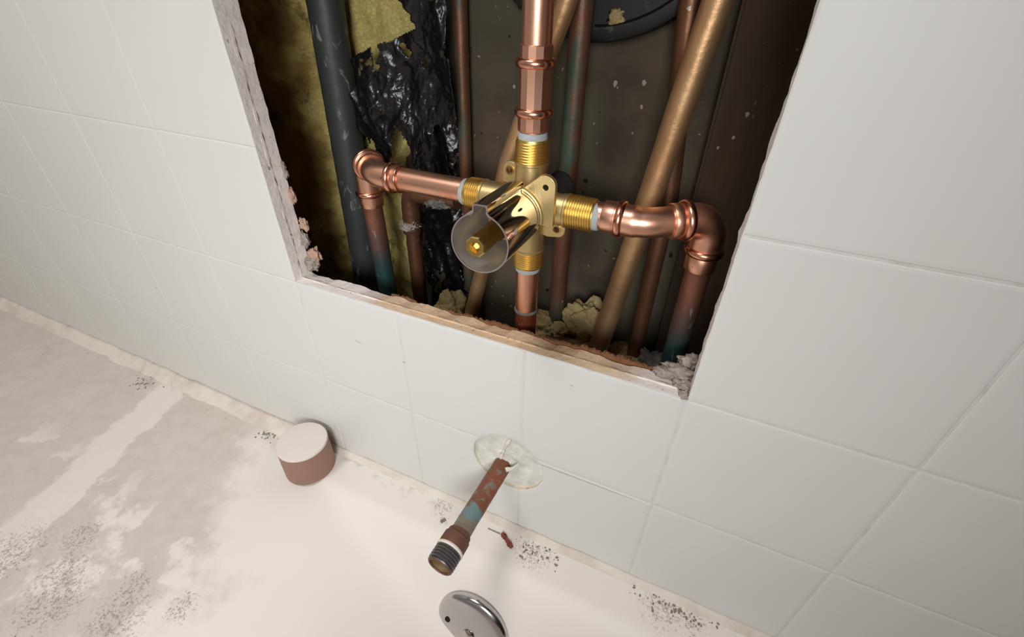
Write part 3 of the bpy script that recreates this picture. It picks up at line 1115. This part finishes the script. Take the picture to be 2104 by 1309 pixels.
NS = 10
ro = [kring(po, S0.lerp(S1, k / NS)) for k in range(NS + 1)]
ri = [kring(pi_, S0.lerp(S1, k / NS)) for k in range(NS + 1)]
n = len(po)
for a, b in list(zip(ro[:-1], ro[1:])) + list(zip(ri[:-1], ri[1:])):
    for i in range(n):
        bm.faces.new((a[i], a[(i + 1) % n], b[(i + 1) % n], b[i]))
for a, b in ((ro[0], ri[0]), (ro[-1], ri[-1])):
    for i in range(n):
        bm.faces.new((a[i], a[(i + 1) % n], b[(i + 1) % n], b[i]))
bmesh.ops.recalc_face_normals(bm, faces=bm.faces)
for f in bm.faces:
    c = f.calc_center_median()
    ax_c = S0 + AX * (c - S0).dot(AX)
    if f.normal.dot(c - ax_c) < 0:
        f.material_index = 1
sleeve = auto_smooth(link('sleeve', bm, M['chrome'], valve), 35)
sleeve.data.materials.append(M['lining'])
sleeve['label'] = 'polished chrome keyhole-shaped sleeve'
bm = bmesh.new()
e0, e1 = S1 - AX * 0.0001, S1 + AX * 0.0004
po2, pi2 = key_profile(0.01582, 0.00402, 0.02002), key_profile(0.01508, 0.00328, 0.01928)
A, B, C, D = kring(po2, e0), kring(po2, e1), kring(pi2, e1), kring(pi2, e0)
for a, b in ((A, B), (B, C), (C, D), (D, A)):
    for i in range(n):
        bm.faces.new((a[i], a[(i + 1) % n], b[(i + 1) % n], b[i]))
bmesh.ops.recalc_face_normals(bm, faces=bm.faces)
link('rim', bm, M['rim'], sleeve, smooth=False)
# cartridge and stem inside
lathe('cartridge', S0, AX, [(0, 0), (0, 0.0125), (0.010, 0.0125), (0.0112, 0.0118), (0.0112, 0.0090), (0.0150, 0.0090), (0.0165, 0.0080), (0.0165, 0)], M['dull_brass'], valve, 40)
stp = lathe('stem', S0 + AX * 0.015, AX, [(0, 0), (0, 0.0058), (0.014, 0.0058), (0.015, 0.0050), (0.0270, 0.0050), (0.0270, 0)], M['stem'], valve, 32)
lathe('stem_tip', S0 + AX * 0.0405, AX, [(0, 0), (0, 0.0056), (0.0136, 0.0056), (0.0144, 0.0050), (0.0144, 0.0030), (0.0105, 0.0026), (0.0105, 0)], M['stem'], stp, 8, 20, math.radians(22.5))
# dark disc added behind the right port to paint the valve's shadow
lathe('shadow_disc', VC + Vector((0.013, 0.004, 0.0085)), (0.35, 0.75, 0.35), [(0, 0), (0, 0.0088), (0.010, 0.0088), (0.012, 0.0070), (0.012, 0)], M['dark'], valve, 32)

# ------------------------------------------------------------------ new copper lines
def ring_on(name, c, ax, L, r, r2, mat, parent, seg=32):
    return lathe(name, c, ax, bead_prof(L, r, r2), mat, parent, seg)


R_ = 0.0080
# riser
zt = VZ + 0.0402
riser = thing('copper_riser', (VX, VY, zt), 'bright copper riser pipe with ribbed coupling above the valve', 'pipe')
tube('pipe', [(VX, VY, zt - 0.002), (VX, VY, 0.0)] + [(VX, VY, z) for z in (0.1, TOP)], R_, M['copper'], riser, 32)
cz0, cz1 = zt + 0.0042, -0.0232
cp = lathe('coupling', (VX, VY, cz0), (0, 0, 1), [(0, 0.0076), (0, 0.0088), (0.0005, 0.0092), (0.0075, 0.0092), (0.0085, 0.0096), (0.0115, 0.0096), (0.013, 0.0094), (cz1 - cz0 - 0.013, 0.0094), (cz1 - cz0 - 0.011, 0.0096), (cz1 - cz0 - 0.008, 0.0096), (cz1 - cz0 - 0.007, 0.0091), (cz1 - cz0 - 0.0004, 0.0091), (cz1 - cz0, 0.0086), (cz1 - cz0, 0.0076)], M['copper'], riser, 14, 18, math.radians(8))
for z in (cz0 + 0.0100, cz1 - 0.0085):
    ring_on('bead', (VX, VY, z), (0, 0, 1), 0.0050, 0.0094, 0.0113, M['bead'], cp)
# spout drop
zb = VZ - 0.0440
drop = thing('copper_drop_pipe', (VX, VY, -0.36), 'short copper drop pipe below the valve running down behind the sill', 'pipe')
tube('pipe', [(VX, VY, zb + 0.002), (VX, VY, -0.1905)], R_, M['copper'], drop, 32)
ring_on('joint_ring', (VX, VY, -0.1910), (0, 0, 1), 0.0026, 0.0080, 0.0088, M['rubble'], drop)
tube('lower_pipe', [(VX, VY, -0.1905), (VX, VY, -0.30), (VX, VY, -0.40)], 0.0079, M['aged_copper'], drop, 32, True, 0.0001)

# left supply: straight pipe, street bend back into the cavity, elbow down
xl = VX - 0.0448
zl = VZ + 0.0005
left = thing('copper_supply_line', (-0.254, 0.060, -0.45), 'copper supply line from the left port turning down at an elbow', 'pipe')
tube('pipe', [(xl + 0.002, VY, zl), (-0.180, VY, zl), (-0.2070, VY, zl)], R_, M['copper'], left, 32)
LA, LB, LC, LD = Vector((-0.2020, VY, zl)), Vector((-0.2250, VY, zl)), Vector((-0.2545, 0.0590, zl + 0.0005)), Vector((-0.2545, 0.0590, -0.1560))
bend_dir = (LC - LB).normalized()
st = tube('street_bend', resample(fillet([LA, LB, LC - bend_dir * 0.012], 0.024), 0.002), 0.0090, M['copper'], left, 32)
ring_on('collar', LA + Vector((-0.0010, 0, 0)), (-1, 0, 0), 0.0022, 0.0088, 0.0098, M['bead'], st)
ring_on('bead', LA + Vector((-0.0080, 0, 0)), (-1, 0, 0), 0.0048, 0.0092, 0.0112, M['bead'], st)
el_in = LC - bend_dir * 0.0215
el = tube('elbow', resample(fillet([el_in, LC, LD + Vector((0, 0, 0.012))], 0.0115), 0.0015), lambda s, t: 0.0098, M['copper'], left, 32)
ring_on('bead', el_in + bend_dir * 0.0055, bend_dir, 0.0050, 0.0100, 0.0122, M['bead'], el)
lathe('cup', el_in - bend_dir * 0.0035, bend_dir, [(0, 0.0086), (0, 0.0100), (0.0006, 0.0104), (0.004, 0.0104), (0.005, 0.0098)], M['copper'], el, 32)
ring_on('bead', LD + Vector((0, 0, 0.0200)), (0, 0, 1), 0.0044, 0.0098, 0.0116, M['bead'], el)
lathe('cup', LD + Vector((0, 0, 0.0090)), (0, 0, 1), [(0, 0.0080), (0, 0.0094), (0.0006, 0.0096), (0.009, 0.0096), (0.009, 0.0080)], M['copper'], el, 32)
tube('old_pipe', resample([LD + Vector((0, 0, 0.010)), LD + Vector((0.001, 0, -0.05)), LD + Vector((0.003, 0, -0.30))], 0.006), 0.0080, M['teal_copper'], left, 28, True, 0.0003)

# right supply
xr = VX + 0.0425
zr = VZ + 0.0008
right = thing('copper_supply_line', (0.0030, 0.0560, -0.45), 'copper supply line from the right port bending back and down', 'pipe')
tube('pipe', [(xr - 0.002, VY, zr), (xr + 0.012, VY, zr)], R_, M['copper'], right, 32)
RA, RB, RC, RD = Vector((xr + 0.0055, VY, zr)), Vector((-0.0330, VY, zr)), Vector((0.0030, 0.0560, zr + 0.0020)), Vector((0.0030, 0.0560, -0.1420))
rb_dir = (RC - RB).normalized()
st = tube('street_bend', resample(fillet([RA, RB, RC - rb_dir * 0.012], 0.026), 0.002), lambda s, t: 0.0094 if s < 0.020 else 0.0088, M['copper'], right, 32)
lathe('cup', RA + Vector((-0.0006, 0, 0)), (1, 0, 0), [(0, 0.0078), (0, 0.0092), (0.0005, 0.0096), (0.0070, 0.0096), (0.0075, 0.0090)], M['copper'], st, 32)
ring_on('bead', RA + Vector((0.0098, 0, 0)), (1, 0, 0), 0.0048, 0.0095, 0.0112, M['bead'], st)
el_in = RC - rb_dir * 0.0215
el = tube('elbow', resample(fillet([el_in, RC, RD + Vector((0, 0, 0.012))], 0.0115), 0.0015), 0.0098, M['copper'], right, 32)
lathe('cup', el_in - rb_dir * 0.0045, rb_dir, [(0, 0.0084), (0, 0.0100), (0.0006, 0.0105), (0.005, 0.0105), (0.006, 0.0098)], M['copper'], el, 32)
ring_on('bead', el_in + rb_dir * 0.0045, rb_dir, 0.0056, 0.0100, 0.0124, M['bead'], el)
ring_on('bead', RD + Vector((0, 0, 0.0135)), (0, 0, 1), 0.0052, 0.0098, 0.0118, M['bead'], el)
lathe('cup', RD + Vector((0, 0, 0.0010)), (0, 0, 1), [(0, 0.0080), (0, 0.0094), (0.0006, 0.0096), (0.010, 0.0096), (0.011, 0.0090)], M['copper'], el, 32)
tube('old_pipe', resample([RD + Vector((0, 0, 0.004)), RD + Vector((0.000, 0, -0.05)), RD + Vector((0.001, 0, -0.30))], 0.006), 0.0080, M['teal_copper'], right, 28, True, 0.0003)

# ------------------------------------------------------------------ spout pipe through the wall
SP = Vector((-0.1075, 0.0, -0.3360))
SE = Vector((-0.1112, -0.0945, -0.3368))
sd_ = (SE - SP).normalized()
spout = thing('spout_pipe', SP, 'tarnished open-ended copper spout pipe sticking out over the tub', 'pipe')
tube('pipe', resample([SP - sd_ * 0.060, SP, SP + sd_ * 0.076], 0.004), 0.0079, M['spout_pipe'], spout, 32, True, 0.00025)
lathe('adapter', SP + sd_ * 0.0665, sd_, [(0, 0.0076), (0, 0.0088), (0.001, 0.0094), (0.0035, 0.0094), (0.0045, 0.0105), (0.0130, 0.0106), (0.0140, 0.0100), (0.0140, 0.0070)], M['adapter'], spout, 32)
lathe('tape_ring', SP + sd_ * 0.0800, sd_, [(0, 0.0080), (0, 0.0107), (0.0012, 0.0111), (0.0024, 0.0105), (0.0024, 0.0080)], M['tape'], spout, 32)
tp = [(0, 0.0078), (0, 0.0098)]
for k in range(5):
    h = k * 0.0023
    tp += [(h + 0.0003, 0.0094), (h + 0.0009, 0.0105), (h + 0.0014, 0.0105), (h + 0.0020, 0.0094)]
tp += [(0.0122, 0.0102), (0.0128, 0.0098)]
th = lathe('threaded_end', SP + sd_ * 0.0818, sd_, tp + [(0.0128, 0.0088)], M['dark_thread'], spout, 36, 25)
lathe('bore', SP + sd_ * 0.0818, sd_, [(0.0128, 0.0090), (0.0126, 0.0080), (-0.010, 0.0078), (-0.010, 0)], M['bore'], th, 36)
lathe('end_lip', SP + sd_ * 0.0938, sd_, [(0, 0.0096), (0.0006, 0.0098), (0.0012, 0.0094), (0.0013, 0.0085), (0.0006, 0.0079), (0, 0.0079)], M['adapter'], th, 36)

# ------------------------------------------------------------------ bathtub
tub = thing('bathtub', (0, -0.4, ZB - 0.1), 'grimy white bathtub with wide ledge under the tiled wall', 'bathtub')
# basin: four sides, each (inside distance, slope, lip radius), blended smoothly at the corners
def tub_z(x, y):
    sides = ((x + 0.335, 0.80, 0.20), (1.20 - x, 1.0, 0.05), (-0.034 - y, 3.3, 0.040), (y + 0.80, 2.5, 0.04))
    z = TUBZ
    if all(d > 1e-6 for d, k, r in sides):
        acc = 0.0
        for d, k, r in sides:
            drop = k * (d * d / (2 * r) if d < r else d - r / 2)
            acc += drop ** -2.0
        drop = acc ** (-1 / 2.0)
        z -= 0.30 * math.tanh(drop / 0.30)
    z -= 0.0006 * (1 + noise.noise(Vector((x * 20, y * 20, 1))))
    return z


bm = bmesh.new()
xs, ys = [], []
v_ = -1.34
while v_ < 0.60:
    xs.append(v_)
    v_ += 0.0065
v_ = -0.86
while v_ < 0.0005:
    ys.append(v_)
    v_ += 0.0065 if v_ < -0.16 else 0.0028
ys.append(-0.0004)
G = [[bm.verts.new((x, y, tub_z(x, y))) for x in xs] for y in ys]
for a, b in zip(G[:-1], G[1:]):
    for i in range(len(xs) - 1):
        bm.faces.new((a[i], a[i + 1], b[i + 1], b[i]))
# outer apron
ap0 = G[0]
ap1 = [bm.verts.new((x, ys[0], ZB - 0.08)) for x in xs]
for i in range(len(xs) - 1):
    bm.faces.new((ap1[i], ap1[i + 1], ap0[i + 1], ap0[i]))
# material in world coordinates for the grime shapes
me = bpy.data.meshes.new('shell')
bm.to_mesh(me)
bm.free()
me.materials.append(M['tub'])
me.polygons.foreach_set('use_smooth', [True] * len(me.polygons))
tub.location = (0, 0, 0)
shell = bpy.data.objects.new('shell', me)
COL.objects.link(shell)
shell.parent = tub

# overflow plate on the basin end wall
OC = Vector((-0.1010, -0.0760, -0.4745))
h_ = 0.002
nrm = Vector((-(tub_z(OC.x + h_, OC.y) - tub_z(OC.x - h_, OC.y)) / (2 * h_), -(tub_z(OC.x, OC.y + h_) - tub_z(OC.x, OC.y - h_)) / (2 * h_), 1)).normalized()
nrm = Vector((0, -math.cos(0.30), math.sin(0.30)))
ovp = lathe('overflow_plate', OC - nrm * 0.004, nrm, [(0, 0), (0, 0.0352), (0.002, 0.0360), (0.0045, 0.0352), (0.0065, 0.0330), (0.0080, 0.0280), (0.0092, 0.018), (0.0096, 0.008), (0.0096, 0)], M['plate'], tub, 64, 60)
ovp['label'] = 'round chrome overflow plate'
tx = Vector((1, 0, 0))
tz = nrm.cross(tx) * -1
if tz.z < 0:
    tz = -tz
lathe('screw', OC + nrm * 0.0050 - tz * 0.002, nrm, [(0, 0), (0, 0.0060), (0.0016, 0.0058), (0.0030, 0.0040), (0.0036, 0)], M['chrome'], ovp, 24)
hc = OC - tx * 0.0225 + tz * 0.0020 + nrm * 0.0050
lathe('screw_hole', hc - nrm * 0.001, nrm, [(0, 0), (0, 0.0028), (0.0014, 0.0026), (0.0014, 0)], M['dark'], ovp, 16)

# caulk bead between tub and wall
bm = bmesh.new()
prev = None
N = 420
for i in range(N + 1):
    x = -1.33 + (0.60 + 1.33) * i / N
    k = 0.5 + 0.5 * noise.fractal(Vector((x * 26, 3.0, 1.0)), 0.9, 2, 4)
    k2 = 0.5 + 0.5 * noise.fractal(Vector((x * 26, 9.0, 4.0)), 0.9, 2, 4)
    big = 1.0 if x < -0.36 else 0.45
    w = (0.0125 + 0.0080 * k) * (1.0 if x < -0.36 else 0.45)
    h = (0.0060 + 0.0065 * k2) * (1.0 if x < -0.36 else 0.6)
    z0 = tub_z(x, -w) - 0.0005
    row = [bm.verts.new(p) for p in ((x, 0.001, z0 - 0.002), (x, 0.0002, z0 + h), (x, -w * 0.25, z0 + h * 0.80), (x, -w * 0.6, z0 + h * 0.42), (x, -w, z0))]
    if prev:
        for a in range(4):
            bm.faces.new((prev[a], row[a], row[a + 1], prev[a + 1]))
    prev = row
bmesh.ops.recalc_face_normals(bm, faces=bm.faces)
struct(link('trim_1', bm, M['caulk']))

# ------------------------------------------------------------------ cap on the ledge
CX, CY = -0.3185, -0.0305
cz = tub_z(CX, CY) + 0.0003
cap = thing('bottle_cap', (CX, CY, cz), 'short brown round cap with cream top standing on the tub ledge', 'cap')
lathe('cap_body', (CX, CY, cz), (0, 0, 1), [(0, 0), (0, 0.0240), (0.0008, 0.0250), (0.020, 0.0250), (0.0375, 0.0247), (0.0375, 0)], M['brown'], cap, 64)
lathe('lid', (CX, CY, cz + 0.0372), (0, 0, 1), [(0, 0), (0, 0.0249), (0.0014, 0.0250), (0.0026, 0.0243), (0.0029, 0.0230), (0.0029, 0)], M['cream'], cap, 64)

# ------------------------------------------------------------------ small debris on the ledge
def chip(name, c, ln, w, h, ang, mat, label, cat):
    bm = bmesh.new()
    n = 14
    rows = []
    d = Vector((math.cos(ang), math.sin(ang), 0))
    s = Vector((-d.y, d.x, 0))
    z0 = tub_z(c[0], c[1])
    for i in range(n + 1):
        t = i / n - 0.5
        ww = w * (0.75 + 0.5 * noise.noise(Vector((i * 0.7, 1, c[0] * 50))))
        hh = h * (0.8 + 0.5 * noise.noise(Vector((i * 0.9, 4, c[0] * 50))))
        p = Vector((c[0], c[1], 0)) + d * (ln * t)
        zz = tub_z(p.x, p.y)
        rows.append([bm.verts.new(p + s * (ww / 2) + Vector((0, 0, zz + 0.0001))), bm.verts.new(p + s * (ww * 0.35) + Vector((0, 0, zz + hh))), bm.verts.new(p - s * (ww * 0.35) + Vector((0, 0, zz + hh * 0.8))), bm.verts.new(p - s * (ww / 2) + Vector((0, 0, zz + 0.0001)))])
    for a, b in zip(rows[:-1], rows[1:]):
        for k in range(4):
            bm.faces.new((a[k], b[k], b[(k + 1) % 4], a[(k + 1) % 4]))
    bm.faces.new(rows[0])
    bm.faces.new(list(reversed(rows[-1])))
    bmesh.ops.recalc_face_normals(bm, faces=bm.faces)
    return tag(link(name, bm, mat, None, False), label, cat)


chip('wood_chip', (-0.0935, -0.0165), 0.0165, 0.0055, 0.0028, math.radians(-32), M['chip'], 'red-brown splintered chip lying on the tub ledge', 'chip')
chip('splinter', (-0.1085, -0.0135), 0.0130, 0.0012, 0.0009, math.radians(0), M['grit'], 'thin grey splinter beside the red-brown chip', 'splinter')
chip('plaster_crumb', (-0.1575, -0.0250), 0.0050, 0.0040, 0.0015, math.radians(60), M['grit'], 'small dark crumb on the ledge left of spout pipe', 'crumb')


def grit(name, c, spread, count, seed, label):
    r = random.Random(seed)
    bm = bmesh.new()
    for _ in range(count):
        x = c[0] + r.gauss(0, spread[0])
        y = min(-0.003, c[1] + r.gauss(0, spread[1]))
        s = r.uniform(0.0003, 0.0011)
        z = tub_z(x, y)
        mtx = Matrix.Translation((x, y, z + s * 0.3)) @ Matrix.Rotation(r.uniform(0, 6.28), 4, 'Z') @ Matrix.Diagonal((s * r.uniform(0.6, 1.8), s, s * 0.6, 1))
        bmesh.ops.create_icosphere(bm, subdivisions=1, radius=1.0, matrix=mtx)
    o = link(name, bm, M['grit'], None, False)
    o['kind'] = 'stuff'
    return tag(o, label, 'grit')


grit('grit', (-0.066, -0.0150), (0.011, 0.0045), 45, 3, 'scattered dark grit on the ledge right of the red-brown chip')
grit('grit', (0.052, -0.0110), (0.016, 0.004), 70, 4, 'scattered dark grit along the ledge near the bottom edge')
grit('grit', (-0.394, -0.0185), (0.008, 0.004), 45, 5, 'dark grit on the ledge left of the brown cap')
grit('grit', (-0.603, -0.0260), (0.010, 0.006), 40, 6, 'dark grit on the ledge beside the pale band')

# ------------------------------------------------------------------ rest of the bathroom (out of frame)
struct(box('wall_left', (-1.42, -1.75, -1.0), (-1.352, 0.0, 1.45), M['room']))
struct(box('wall_right', (0.80, -1.75, -1.0), (0.86, 0.2, 1.45), M['door']))
struct(box('wall_rear', (-1.42, -1.82, -1.0), (0.86, -1.752, 1.45), M['room']))
struct(box('ceiling', (-1.42, -1.82, 1.452), (0.86, 0.2, 1.50), M['room']))
struct(box('floor', (-1.42, -1.82, -1.05), (0.86, 0.2, -1.002), M['floor']))
struct(box('wall_upper', (-1.42, 0.0006, ZT + 0.001), (0.80, 0.14, 1.45), M['room']))
struct(box('wall_side', (XR + 0.001, 0.0006, -1.0), (0.80, 0.14, ZT), M['room']))
